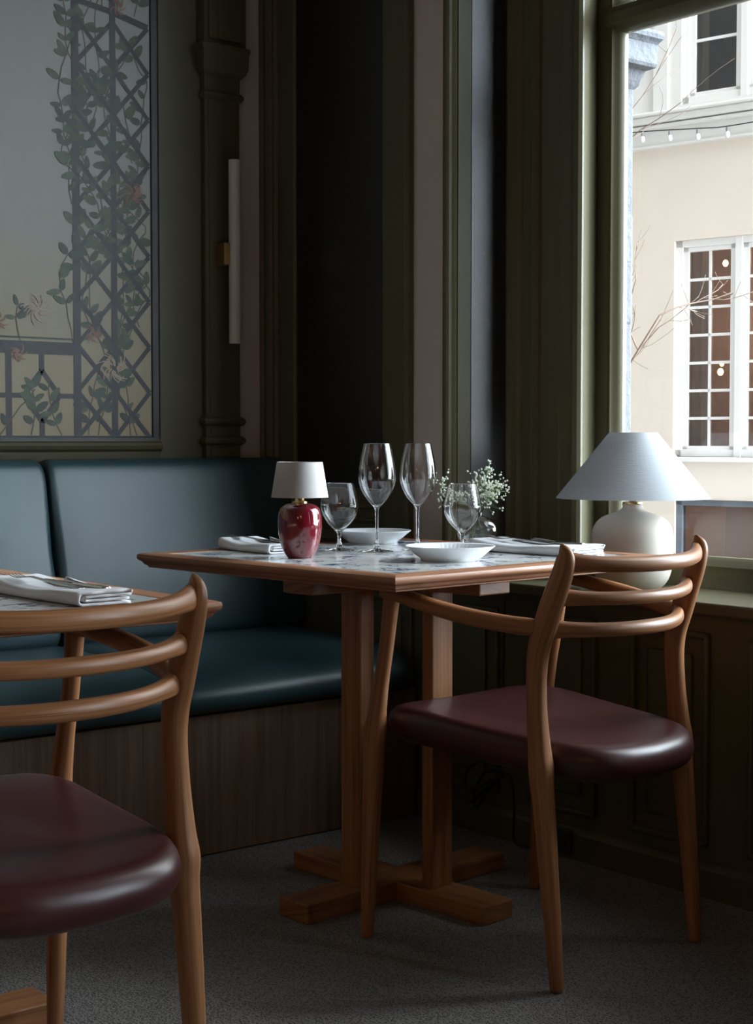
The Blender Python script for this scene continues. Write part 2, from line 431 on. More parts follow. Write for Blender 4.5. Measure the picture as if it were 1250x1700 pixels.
# niche side (plane y=-.806): corner bead, bright strip, second painted panel
bm = bmesh.new()
prism(bm, [(-.006+.012*cos(a*pi/6)+.002, -.806+.014*sin(a*pi/6)) for a in range(12)], .64, CE)
SPL = -.30
def sp(x, h): return (x+h*SPL*.96, -.806+SPL*x-h*.96)       # a point on the splayed side of the niche, raised by h
prism(bm, [(0, -.79), sp(.004, .0), sp(.006, .011), sp(.012, .013), sp(.018, .009), sp(.020, .012), sp(.054, .012), sp(.058, .006), sp(.059, 0), (.059, -.79)], .64, CE)
prism(bm, [(.056, -.79), sp(.056, -.001), sp(.168, -.001), (.168, -.79)], .64, CE)
struct('trim_9', bm, M['green'])
bm = bmesh.new(); prism(bm, [sp(.060, -.001), sp(.060, .004), sp(.166, .004), sp(.166, -.001)], .642, CE)
tall('painted_panel', bm, M['panel'], 'narrow bluish-black painted wall panel on the side of the window niche', 'panel')
# casing facing the room, then the jamb
bm = bmesh.new()
prof = [(.212, -.806), (.200, -.812), (.196, -.822), (.202, -.832), (.206, -.850), (.199, -.855), (.206, -.862), (.212, -.866), (.212, -.897), (.204, -.901), (.200, -.907), (.205, -.912), (.200, -.917), (.208, -.923),
        (.216, -.926), (.216, -.992), (.208, -.996), (.210, -1.002), (.210, -1.036), (.204, -1.040), (.198, -1.046), (.196, -1.056), (.200, -1.068), (.208, -1.074), (.214, -1.074), (.217, -1.072), (.278, -1.046), (.339, -1.046), (.339, -.80)]
prof = [(x-.033 if x > .27 else x-.047 if x < .3 else x-.033, y-.043 if y < -.801 else y) for x, y in prof]
prism(bm, prof, .64, CE)
bmp = bm
struct('trim_10', bm, M['green'])
struct('trim_35', BX(0, .02, -.806, -.789, .64, CE), M['plaster'])
struct('trim_11', BX(-.030, .250, -2.66, -.807, .612, .640, bev=.006, seg=3), M['green'])      # window sill
bm = bmesh.new(); prism(bm, [(0, .585), (-.010, .588), (-.018, .60), (-.022, .612), (0, .612)], -2.66, -.0, 'y')
for v in bm.verts: pass
bm.free()
struct('trim_12', BX(-.030, .250, -5.20, -3.55, .612, .640, bev=.006, seg=3), M['green'])
# window: frame and sashes
def window(idx, y0, y1):
    root = thing('window_%d' % idx, None, None); root['kind'] = 'structure'
    # outer stiles + rails (x .272-.31)
    bm = bmesh.new()
    def stile(ya, s):
        pts = [(.245, ya+.002*s), (.245, ya-.036*s), (.249, ya-.040*s), (.242, ya-.044*s), (.242, ya-.048*s), (.252, ya-.052*s), (.256, ya-.057*s), (.266, ya-.063*s), (.285, ya-.063*s), (.285, ya+.002*s)]
        prism(bm, pts, .64, 2.78)
    stile(y0, 1); stile(y1, -1)
    def rail(z, s):
        pts = [(.238, z), (.244, z+.040*s), (.238, z+.052*s), (.246, z+.058*s), (.254, z+.064*s), (.266, z+.072*s), (.285, z+.072*s), (.285, z)]
        prism(bm, [(p[0], p[1]) for p in pts], y1+.03, y0-.03, 'y')
    rail(.640, 1); rail(2.78, -1)
    # transom
    prism(bm, [(.236, 2.014), (.236, 2.030), (.244, 2.042), (.238, 2.050), (.254, 2.060), (.266, 2.070), (.285, 2.070), (.285, 1.992), (.266, 1.992), (.252, 1.998)], y1+.03, y0-.03, 'y')
    obj('window_frame', bm, M['green'], root, angle=40)
    bm = bmesh.new()
    bm2 = bmesh.new()
    for (z0, z1) in ((.70, 2.0), (2.07, 2.72)):
        box(bm2, .2705, .2725, y1+.060, y0-.060, z0, z1)
    obj('pane', bm2, M['pane'], root)
    # weathered white outer frame
    for ya, s in ((y0-.029, -1), (y1+.014, 1)):
        box(bm, .286, .305, min(ya-.014*s, ya+.016*s), max(ya-.014*s, ya+.016*s), .66, 2.76, bev=.002)
    box(bm, .286, .35, y1+.03, y0-.03, .63, .69, bev=.002)
    obj('outer_frame', bm, M['white_paint'], root)
    return root
window(1, -1.090, -2.42)
window(2, -3.66, -5.09)
# jamb blocks at the other sides
bm = bmesh.new(); box(bm, .20, .30, -2.66, -2.42, .64, 2.78); box(bm, .2, .30, -3.66, -3.55, .64, 2.78); box(bm, .2, .40, -5.2, -5.09, .64, 2.78)
struct('trim_13', bm, M['green'])
# wainscot panels under the sill
n = 14
for k in range(9):
    ya = -.45-.3285*k+.0; yb = ya-.223
    if k < 1 : pass
    bm = bmesh.new()
    def frame(d, a, b, z0, z1, w_, h):
        for (p, q, r, s) in ((a, a-w_, z0, z1), (b+w_, b, z0, z1), (a, b, z0, z0+w_), (a, b, z1-w_, z1)):
            box(bm, -h, .0, min(p, q), max(p, q), r, s, bev=h*.45, seg=2)
    frame(0, ya, yb, .105, .572, .014, .012)
    box(bm, -.007, 0, yb+.048, ya-.048, .153, .524, bev=.006, seg=2)
    struct('trim_%d' % n, bm, M['green'], angle=40); n += 1
bm = bmesh.new()
prism(bm, [(0, 0), (-.016, 0), (-.016, .060), (-.012, .068), (-.006, .074), (0, .076)], -5.8, -.0, 'y')
for v in bm.verts: pass
struct('baseboard_right', bm, M['green'])

# ------------------------------------------------------------------ trellis painting on the bench wall
GR = {'dining_chair': 'oak armchairs at the tables', 'dining_table': 'tile-topped tables', 'wine_glass': 'tall wine glasses on the table', 'water_glass': 'short-stemmed glasses on the table', 'plate': 'fluted plates on the table', 'folded_napkin': 'linen napkins laid on the tables',
      'fork': 'forks on the napkins', 'knife': 'knives on the napkins', 'gypsophila_sprig': 'flower sprigs in the vase', 'painted_panel': 'dark painted wall panels', 'pendant_lamp': 'globe lamps in the room'}
def painting():
    root = thing('wall_painting', 'large glossy wall painting of a garden trellis with climbing leaves, above the bench', 'painting', (-.378, 0, .988))
    rnd = random.Random(7); Z0 = .988; X0 = -.378
    bm = bmesh.new(); box(bm, -3.2, -.022, -.008, 0, .0, 1.80)
    lay = [0]
    def quad(pts, mi, y=-.0085):
        vs = [bm.verts.new((p[0]-X0, y, p[1]-Z0)) for p in pts]
        f = bm.faces.new(vs); f.material_index = mi
    def strip(a, b, w_, mi=1, y=-.0085):
        d = Vector((b[0]-a[0], b[1]-a[1])).normalized(); nn = Vector((-d.y, d.x))*w_/2
        quad([(a[0]+nn.x, a[1]+nn.y), (b[0]+nn.x, b[1]+nn.y), (b[0]-nn.x, b[1]-nn.y), (a[0]-nn.x, a[1]-nn.y)], mi, y)
    LX, MX, RX = -.632, -.518, -.408; P = .1255
    def vine(x, z, ang, n_, step=.035, leaf=True):
        for i in range(n_):
            ang += rnd.uniform(-.45, .45); ang += (pi/2-ang)*.12
            x2, z2 = x+cos(ang)*step, z+sin(ang)*step
            if x2 < -.685 and z > 1.3: ang = pi/2-.35; x2 = x+.005
            if z2 > 2.7 or x2 > -.405: ang = pi-ang; x2 = x; z2 = z+step*.5
            lay[0] += 1; strip((x, z), (x2, z2), .0035, 4, -.0086-(lay[0] % 190)*1.5e-6)
            if leaf and rnd.random() < .8:
                for s in (1, -1):
                    if rnd.random() < .7:
                        la = ang+s*rnd.uniform(.6, 1.4); L = rnd.uniform(.022, .040); w_ = L*rnd.uniform(.5, .75)
                        bx, bz = x2+cos(la)*L*.7, z2+sin(la)*L*.7
                        if bx > -.415: continue
                        pts = []
                        for j in range(10):
                            a = 2*pi*j/10; u_ = cos(a)*L*.62; v_ = sin(a)*w_*.5*(1-.25*cos(a))
                            pts.append((bx+u_*cos(la)-v_*sin(la), bz+u_*sin(la)+v_*cos(la)))
                        lay[0] += 1
                        quad(pts, rnd.choice((2, 2, 3)), -.0089-(lay[0] % 420)*1.5e-6)
            x, z = x2, z2
    # trellis bars
    for k in range(-1, 15):
        z = Z0+.006+P*k
        if z+P > 2.14+.0: break
        za = max(z, Z0)
        for (a, b) in ((LX, MX), (MX, RX)):
            for (p, q) in (((a, z), (b, z+P)), ((a, z+P), (b, z))):
                if min(p[1], q[1]) < Z0-.001: continue
                strip(p, q, .0125, 1, -.0090 if p[1] < q[1] else -.0094)
    for x, w_ in ((LX, .022), (MX, .018)): strip((x, Z0), (x, 2.75), w_, 1, -.0092)
    strip((LX, 2.165), (MX, 2.15), .016, 1, -.0091); strip((MX, 2.15), (RX, 2.125), .018, 1, -.0091)
    # balustrade at lower left, repeating to the left
    strip((-3.4, 1.232), (LX, 1.232), .034, 1, -.0091); strip((-3.4, 1.258), (LX, 1.258), .005, 3, -.0093)
    strip((-3.4, .994), (RX, .994), .010, 1, -.0091)
    for i in range(7):
        xb = -.738-.19*i
        for x in (xb+.0, ):
            zt, zm = 1.172, 1.105
            strip((x, 1.22), (x, zt), .016); strip((x, zt), (x-.052, zm), .014); strip((x, zt), (x+.052, zm), .014)
            strip((x-.052, zm), (x, 1.035), .014); strip((x+.052, zm), (x, 1.035), .014); strip((x, 1.035), (x, Z0), .016)
            strip((x+.052, zm), (x+.115, zm), .013, 1, -.0088)
            strip((x-.095, 1.22), (x-.095, Z0), .018); strip((x-.052, zm), (x-.075, zm), .013, 1, -.0088)
    for (x, z, n_) in ((-.57, 1.0, 34), (-.60, 1.0, 26), (-.47, 1.0, 36), (-.44, 1.3, 26), (-.55, 1.5, 26), (-.46, 1.75, 22), (-.58, 1.85, 18), (-.645, 1.25, 10), (-.645, 1.62, 9), (-.5, 2.15, 12), (-.545, 1.2, 12), (-.45, 1.0, 30), (-.49, 1.55, 16), (-.55, 2.15, 10), (-.45, 2.15, 10)):
        vine(x, z, pi/2, n_)
    for i in range(14):
        vine(-.68-.09*i, 1.0, pi/2+rnd.uniform(-.8, .8), 5, .032)
    for i in range(6): vine(-.80-.25*i, 1.25, pi/2, 3, .03)
    # honeysuckle blooms
    for (cx_, cz, R, mi) in ((-.52, 1.185, .050, 5), (-.75, 1.335, .045, 5), (-.80, 1.215, .028, 6), (-.46, 1.66, .040, 6), (-.585, 1.275, .03, 6), (-.86, 1.30, .03, 6), (-.50, 2.165, .03, 6)):
        for j in range(16):
            a = rnd.uniform(0, 2*pi); r0 = R*rnd.uniform(.1, .3); r1 = R*rnd.uniform(.7, 1.1)
            px, pz = cx_+cos(a)*r0, cz+sin(a)*r0
            for s in range(3):
                a += .28; rr = r0+(r1-r0)*(s+1)/3
                qx, qz = cx_+cos(a)*rr, cz+sin(a)*rr*.9
                if qx < -.41: strip((px, pz), (qx, qz), .0045-.001*s, mi, -.0096-j*1e-6)
                px, pz = qx, qz
    obj('canvas', bm, [M['canvas'], M['p_lattice'], M['p_leaf'], M['p_leaf2'], M['p_vine'], M['p_flower'], M['p_flower2']], root)
    bm = bmesh.new()
    prism(bm, [(-.024, 0), (-.024, -.010), (-.021, -.012), (-.003, -.012), (0, -.014), (.002, -.012), (.002, 0)], -.0, 1.8)
    box(bm, -3.2, 0, -.013, 0, -.004, .008, bev=.002)
    obj('frame', bm, simple('dark_frame_paint', (.018, .018, .020), .4), root)
painting()

# wall light
t = thing('wall_light', 'slim unlit white tube wall light on a brass bracket, on the green pilaster', 'wall lamp', (-.162, -.030, 1.262))
bm = bmesh.new(); lathe(bm, [(0, 0), (.0165, 0), (.0175, .001), (.0175, .519), (.0165, .52), (0, .52)], 32, -.004, -.045)
obj('tube', bm, M['tube'], t, angle=40)
bm = bmesh.new(); box(bm, -.040, -.020, -.047, .0, .222, .285, bev=.002); box(bm, -.025, .0, -.030, -.01, .23, .277, bev=.002)
obj('bracket', bm, M['brass'], t)

# ------------------------------------------------------------------ banquette
t = thing('banquette', 'built-in corner bench with teal leather cushions and oak-veneer base', 'bench', (0, 0, 0))
bm = bmesh.new(); box(bm, -5.2, -.02, -.70, -.68, 0.004, .335); box(bm, -5.2, -.02, -.68, -.03, .30, .335)
obj('base_panel', bm, M['veneer'], t, axis=2)
def cushion_seat(x0, x1):
    bm = bmesh.new()
    pr = [(-.20, .337), (-.70, .337), (-.728, .345), (-.742, .362), (-.747, .385), (-.742, .408), (-.726, .428), (-.70, .441), (-.65, .450), (-.55, .456), (-.40, .458), (-.20, .457), (-.06, .45), (-.06, .337)]
    N_ = 22
    rings = []
    for i in range(N_+1):
        f = i/N_; x = x0+(x1-x0)*f
        e = min(x-x0, x1-x); q = 1.0 if e > .03 else math.sqrt(max(0, 1-((.03-e)/.03)**2))
        k = .035*(1-q); ring = []
        for (y, z) in pr:
            zc = .397; yc = -.40
            ring.append(bm.verts.new((x, y+(k if y < yc else -k), z+(-k*.6 if z > zc else k*.3))))
        rings.append(ring)
    return bm, rings, len(pr)
def loft(bm, rings):
    m = len(rings[0])
    for A, B in zip(rings, rings[1:]):
        for i in range(m): bm.faces.new((A[i], A[(i+1) % m], B[(i+1) % m], B[i]))
    bm.faces.new(rings[0]); bm.faces.new(rings[-1][::-1])
def cushion(name, x0, x1, prof, c, r=.03, parent=None, m=None):
    """profile (y,z) lofted along x, shrinking towards its centre c at both ends"""
    bm = bmesh.new(); rings = []
    prof = smooth_pts(prof+[prof[0]], 4)[:-1]
    xs = [x0+r*(1-cos(a*pi/14)) for a in range(8)]+[x0+r+(x1-x0-2*r)*i/8 for i in range(1, 8)]+[x1-r*(1-cos(a*pi/14)) for a in range(7, -1, -1)]
    for x in xs:
        e = min(x-x0, x1-x); q = 0 if e >= r else r*(1-math.sqrt(max(0, 1-((r-e)/r)**2)))
        ring = []
        for (y, z) in prof:
            d = Vector((y-c[0], z-c[1])); L = d.length
            d = d*(1-min(.9, q/L)); ring.append(bm.verts.new((x, c[0]+d.x, c[1]+d.y)))
        rings.append(ring)
    loft(bm, rings)
    return obj(name, bm, m, parent, smooth=True)
seatp = [(-.10, .340), (-.40, .338), (-.66, .338), (-.708, .343), (-.734, .358), (-.742, .380), (-.735, .403), (-.710, .424), (-.665, .440), (-.60, .451), (-.50, .459), (-.35, .461), (-.15, .458), (-.07, .44), (-.07, .36)]
backp = [(-.035, .44), (-.16, .446), (-.192, .462), (-.198, .50), (-.182, .60), (-.155, .72), (-.128, .84), (-.116, .895), (-.104, .922), (-.085, .934), (-.055, .936), (-.036, .925), (-.034, .88), (-.034, .60)]
for (a, b) in ((-.772, -.040), (-1.87, -.782), (-2.97, -1.88), (-4.07, -2.98)):
    cushion('seat_cushion', a, b, seatp, (-.40, .40), .05 if b > -.1 else .022, t, M['teal'])
    cushion('back_cushion', a, b+(.034 if b > -.1 else 0), backp, (-.10, .68), .022, t, M['teal'])
bm = bmesh.new(); box(bm, -5.2, -.006, -.034, -.012, .335, .93)
obj('back_board', bm, M['piping'], t)

# ------------------------------------------------------------------ tables
def table(loc, rz, label):
    t = thing('dining_table', label, 'table', (*loc, 0), rz, None)
    hx, hy, rim = .3985, .406, .050
    # tiled inset
    obj('tiled_top', BX(-hx+rim, hx-rim, -hy+rim, hy-rim, .720, .7392), M['tiles'], t)
    # mitred moulded edge, one mesh
    prof = [(-rim, .7400), (-.006, .7402), (-.001, .738), (.0, .733), (-.0005, .729), (-.003, .7255), (-.007, .7235), (-.0095, .7205), (-.011, .717), (-.015, .7145), (-.0175, .713), (-.0178, .7105), (-.020, .7095), (-rim, .7095)]
    for k, (ax, ay) in enumerate(((1, 0), (0, 1), (-1, 0), (0, -1))):
        pass
    bm = bmesh.new(); uvl = bm.loops.layers.uv.verify()
    cs = [(1, 1), (-1, 1), (-1, -1), (1, -1)]
    for k in range(4):
        a, b = cs[k], cs[(k+1) % 4]
        A = [bm.verts.new((a[0]*(hx+o), a[1]*(hy+o), z)) for o, z in prof]
        B = [bm.verts.new((b[0]*(hx+o), b[1]*(hy+o), z)) for o, z in prof]
        for i in range(len(prof)):
            j = (i+1) % len(prof)
            f = bm.faces.new((A[i], A[j], B[j], B[i]))
            L = 2*(hy if k % 2 else hx)
            for l, (uu, vv) in zip(f.loops, ((0, i), (0, i+1), (L, i+1), (L, i))):
                p = prof[vv % len(prof)]
                l[uvl].uv = (uu+k*3.3, (.05-p[0])+(.74-p[1])*2+k)
        bm.faces.new(A); bm.faces.new(B[::-1])
    obj('edge_frame', bm, M['oak_table'], t, uv=False, angle=35)
    # beams under the top and feet: two crossed beams each
    for nm, z0, z1, hl in (('top_beam', .672, .7095, .285), ('foot_beam', .0, .040, .297)):
        for s in (0, 1):
            w_ = .046
            b = BX(-hl, hl, -w_, w_, z0, z1, bev=.003) if s == 0 else BX(-w_, w_, -hl, hl, z0, z1-.0006 if z0 < .1 else z1, bev=.003)
            if s == 1 and z0 < .1:
                for v in b.verts: v.co.z -= 0
            obj(nm, b, M['oak'], t)
    r = .122
    for (x, y, wx, wy) in ((-r, 0, .0155, .031), (r, 0, .0155, .031), (0, -r, .031, .0155), (0, r, .031, .0155)):
        obj('post', BX(x-wx, x+wx, y-wy, y+wy, .039, .673, bev=.003), M['oak'], t, axis=2)
    return t
T1 = (-.501, -1.207); A1 = radians(4.5)
def on1(x, y, z=.7392):
    """point in table 1's own frame"""
    return (T1[0]+x*cos(A1)-y*sin(A1), T1[1]+x*sin(A1)+y*cos(A1), z)
table(T1, A1, 'square tile-topped table with oak edge, laid with glasses and a small red lamp')
table((-1.737, -1.394), 0, 'tile-topped oak table at the lower left, behind the nearer chair')

# ------------------------------------------------------------------ chairs
def make_chair(loc, rz, label):
    t = thing('dining_chair', label, 'chair', (*loc, 0), rz)
    for s in (-1, 1):
        bm = bmesh.new()
        P = [(.208, .001, .006, .0125, .0125), (.208, .010, .10, .0145, .0150), (.208, .020, .20, .0165, .0175), (.208, .031, .31, .0190, .0195), (.208, .038, .365, .0205, .0215), (.209, .040, .400, .0225, .0225),
             (.208, .045, .435, .0200, .0205), (.207, .052, .50, .0170, .0190), (.205, .055, .565, .0165, .0195), (.204, .051, .61, .0175, .0210), (.203, .038, .650, .0180, .0225), (.202, .024, .69, .0170, .0225),
             (.200, .006, .735, .0155, .0215), (.199, -.004, .765, .0140, .0195), (.199, -.006, .783, .0110, .0165), (.1995, -.001, .795, .0065, .0085), (.200, .003, .800, .003, .004)]
        sweep(bm, [(s*p[0], *p[1:]) for p in P], n=18, k=4, power=2.3)
        obj('rear_leg', bm, M['oak'], t, smooth=True, uv=False)
        bm = bmesh.new()
        P = [(.2505, .457, .006, .0120, .0120), (.2505, .452, .10, .0145, .0150), (.2505, .447, .20, .0165, .0170), (.2505, .440, .31, .0190, .0195), (.2505, .436, .38, .0205, .0215), (.2495, .434, .42, .0205, .0225),
             (.2500, .428, .455, .0170, .0190), (.2505, .415, .52, .0140, .0160), (.2510, .402, .58, .0135, .0150), (.2510, .392, .64, .0140, .0155), (.2510, .386, .684, .0150, .0170)]
        sweep(bm, [(s*p[0], *p[1:]) for p in P], n=18, k=4, power=2.2)
        obj('front_leg', bm, M['oak'], t, smooth=True, uv=False)
        bm = bmesh.new()
        P = [(.249, .405, .690, .0150, .0120), (.252, .385, .692, .0190, .0135), (.259, .340, .688, .0210, .0135), (.265, .26, .676, .0190, .0145), (.256, .18, .664, .0170, .0155), (.234, .11, .655, .0155, .0160), (.216, .070, .651, .0150, .0165), (.206, .050, .650, .010, .0150)]
        sweep(bm, [(s*p[0], *p[1:]) for p in P], n=16, k=4, power=2.3)
        obj('armrest', bm, M['oak'], t, smooth=True, uv=False)
    for (z, y0, dz, dep, th) in ((.765, .000, .008, .070, .0150), (.703, .022, .006, .072, .0130), (.645, .043, .005, .078, .0140)):
        bm = bmesh.new(); P = []
        for i in range(13):
            u_ = -1+2*i/12; x = u_*.198
            y = y0-dep*(1-abs(u_)**2.1); e = abs(u_)**6
            P.append((x, y, z+dz*abs(u_)**3-.002, .0125+.001*(1-abs(u_))-.001*e, th*(1-.12*abs(u_))+.007*e))
        sweep(bm, P, side=(0, 1, 0), n=16, k=2, power=2.15)
        obj('back_rail', bm, M['oak'], t, smooth=True, uv=False)
    # upholstered seat
    bm = bmesh.new(); nth = 72; rings = []
    def outline(a, k):
        c, s_ = cos(a), sin(a); pw = 2/5.0
        ex = math.copysign(abs(c)**pw, c); ey = math.copysign(abs(s_)**pw, s_)
        y = .216+ey*.258*k; hw = .186+(.240-.186)*((y+.04)/.51)
        y2 = y
        if ey < 0: y2 = y-.030*(1-ex*ex)*abs(ey)*k      # rear edge swells out between the legs
        if ey > 0: y2 = y+.012*(1-ex*ex)*abs(ey)*k
        return ex*hw*k, y2
    def top(x, y):
        return .452+.012*(abs(x)/.22)**2-.014*max(0, 1-((y-.20)/.27)**2)*(1-(x/.25)**2)+.004
    lev = [(0, 'm', 0), (.5, 'm', 0), (.80, 'm', 0)]
    for q_ in range(13):
        ph = -pi/2+pi*q_/12; lev.append((.865+.135*cos(ph)**.85 if abs(cos(ph)) > 1e-6 else .865, 'm', (sin(ph)+1)/2))
    lev += [(.80, 'm', 1.02), (.65, 'm', 1.04), (.45, 'm', 1.04), (.25, 'm', 1.04), (0, 'm', 1.04)]
    for k, w_, z in lev:
        if k == 0:
            rings.append([bm.verts.new((0, .216, (.384+(top(0, .216)-.384)*z)))]); continue
        R = []
        for i in range(nth):
            x, y = outline(2*pi*i/nth, k)
            lo = .384+.010*(abs(x)/.22)**2; zz = lo+(top(x, y)-lo)*z
            zz -= .022*max(0, 1-(y+.06)/.40)
            R.append(bm.verts.new((x, y, zz)))
        rings.append(R)
    for A, B in zip(rings, rings[1:]):
        for i in range(nth):
            j = (i+1) % nth
            if len(A) == 1: bm.faces.new((A[0], B[j], B[i]))
            elif len(B) == 1: bm.faces.new((A[i], A[j], B[0]))
            else: bm.faces.new((A[i], A[j], B[j], B[i]))
    o = obj('seat', bm, M['burgundy'], t, smooth=True)
    return t
ch = make_chair((-.467, -1.851), radians(3.94), 'oak armchair with burgundy leather seat before the window sill, all legs in view')
dup(ch, (-1.699, -1.991, 0), radians(4.3), 'nearer oak armchair with burgundy leather seat, cut off by the left edge')

# ------------------------------------------------------------------ things on the table
def wine(name, label, loc, prof_o, wall, zb, cat='glass', group=None):
    """outer profile from foot to rim; the bowl is hollow from height zb"""
    t = thing(name, label, cat, loc, 0, group)
    bm = bmesh.new()
    po = smooth_pts(prof_o, 4)
    zf = [p for p in po if p[1] > zb]
    inner = [(max(p[0]-wall, 0), p[1]) for p in zf][::-1]
    inner[0] = (inner[0][0], inner[0][1])
    prof = [(0, 0)]+po+inner+[(0, zb+.001)]
    lathe(bm, prof, 56)
    o = obj('goblet', bm, M['glass'], t, smooth=True)
    return t
tallp = [(.036, 0), (.0365, .0012), (.030, .0022), (.010, .0050), (.0065, .008), (.0068, .013), (.0045, .020), (.0034, .030), (.0033, .060), (.0036, .085), (.0052, .096), (.012, .104), (.024, .117), (.035, .135), (.0412, .155), (.0420, .168), (.0400, .190), (.0360, .212), (.0315, .232), (.0297, .240)]
lowp = [(.034, 0), (.0345, .0012), (.028, .0024), (.009, .0055), (.0068, .009), (.0072, .013), (.0048, .020), (.0040, .030), (.0055, .040), (.013, .048), (.027, .062), (.0385, .080), (.0425, .097), (.0420, .108), (.0385, .125), (.0340, .142), (.0312, .1515)]
def top1(x, y, z=.7394): return (x, y, z)
wine('wine_glass', 'tall wine glass left of the other tall one, in front of the dark panel', (-.480, -1.110, .7394), tallp, .0009, .100)
wine('wine_glass', 'tall wine glass in front of the pale wall strip, right of the other tall one', (-.372, -1.123, .7394), tallp, .0009, .100)
wine('water_glass', 'short-stemmed glass just right of the small red lamp', (-.524, -1.030, .7394), lowp, .0010, .044)
wine('water_glass', 'short-stemmed glass in front of the round flower vase', (-.343, -1.241, .7394), lowp, .0010, .044)

def plate(loc, label):
    bm = bmesh.new(); nn = 180
    prof = [(0, .003, 0), (.052, .003, 0), (.057, .0, 0), (.060, .0, 0), (.061, .004, 0), (.070, .010, 0), (.083, .021, 0), (.0925, .0285, 0), (.0935, .0298, 0), (.0925, .0305, 0), (.088, .0282, .4), (.080, .0225, 1), (.068, .0135, 1), (.060, .0085, .6), (.054, .0062, 0), (0, .0058, 0)]
    rings = []
    for r, z, fl in prof:
        if r == 0: rings.append([bm.verts.new((0, 0, z))]); continue
        rings.append([bm.verts.new((r*cos(2*pi*i/nn), r*sin(2*pi*i/nn), z+fl*.0007*cos(2*pi*i/nn*60))) for i in range(nn)])
    for A, B in zip(rings, rings[1:]):
        for i in range(nn):
            j = (i+1) % nn
            if len(A) == 1: bm.faces.new((A[0], B[i], B[j]))
            elif len(B) == 1: bm.faces.new((A[i], A[j], B[0]))
            else: bm.faces.new((A[i], A[j], B[j], B[i]))
    o = obj('plate', bm, M['porcelain'], smooth=True); o.location = loc
    setp(o, label, 'plate'); return o
plate((-.520, -1.400, .7394), 'white fluted bowl plate at the near corner of the table')
plate((-.300, -.870, .7394), 'white fluted bowl plate at the far side of the table, behind the tall glasses')

# small red lamp
t = thing('table_lamp', 'small table lamp with red glazed base and cream shade on the laid table', 'lamp', (-.724, -1.155, .7392))
q = .000504
bp = [(0, 0), (.022, 0), (.0255, .001), (.030, .006), (.036, .017), (.0415, .033), (.0450, .052), (.0466, .072), (.0455, .088), (.0420, .102), (.035, .110), (.026, .114), (.016, .1155), (0, .1155)]
bm = bmesh.new(); lathe(bm, smooth_pts(bp, 4), 56); obj('lamp_base', bm, M['redglaze'], t, smooth=True)
bm = bmesh.new(); lathe(bm, [(0, .115), (.0155, .115), (.016, .1165), (.0155, .119), (.0105, .1195), (.0095, .122), (.0095, .150), (0, .150)], 32); obj('collar', bm, M['brass'], t, angle=40)
def shade(zb, zt, rb, rt, th=.0015):
    bm = bmesh.new(); lathe(bm, [(rb, zb), (rt, zt), (rt-th, zt), (rb-th, zb)], 64, closed=True); return bm
obj('lamp_shade', shade(.1275, .2015, .0600, .0480), M['shade'], t, angle=40)
bm = bmesh.new()
for k in range(3): tube(bm, [(0, 0, .150), (.046*cos(k*2.094), .046*sin(k*2.094), .198)], .0012, 6, 1)
obj('shade_holder', bm, M['brass'], t)
# large lamp on the sill
t = thing('sill_lamp', 'large lamp with cream ceramic base and wide white shade on the window sill', 'lamp', (.088, -1.354, .640))
g = 1/705
bp = [(0, 0), (.055, 0), (.066, .003), (.080, .018), (.088, .036), (.0925, .060), (.0945, .090), (.0945, .115), (.0925, .136), (.086, .152), (.072, .166), (.052, .175), (.034, .181), (.026, .187), (.0235, .194), (.0235, .198), (0, .198)]
bm = bmesh.new(); lathe(bm, smooth_pts(bp, 4), 64); obj('lamp_base', bm, M['cream_ceramic'], t, smooth=True)
bm = bmesh.new(); lathe(bm, [(0, .1975), (.0235, .1975), (.024, .199), (.0235, .2035), (.0085, .204), (.0075, .206), (.0075, .250), (0, .250)], 32); obj('collar', bm, M['brass'], t, angle=40)
obj('lamp_shade', shade(.212, .364, .1780, .0560), M['bigshade'], t, angle=40)
bm = bmesh.new()
for k in range(3): tube(bm, [(0, 0, .25), (.054*cos(k*2.094+.4), .054*sin(k*2.094+.4), .358)], .0012, 6, 1)
obj('shade_holder', bm, M['brass'], t)

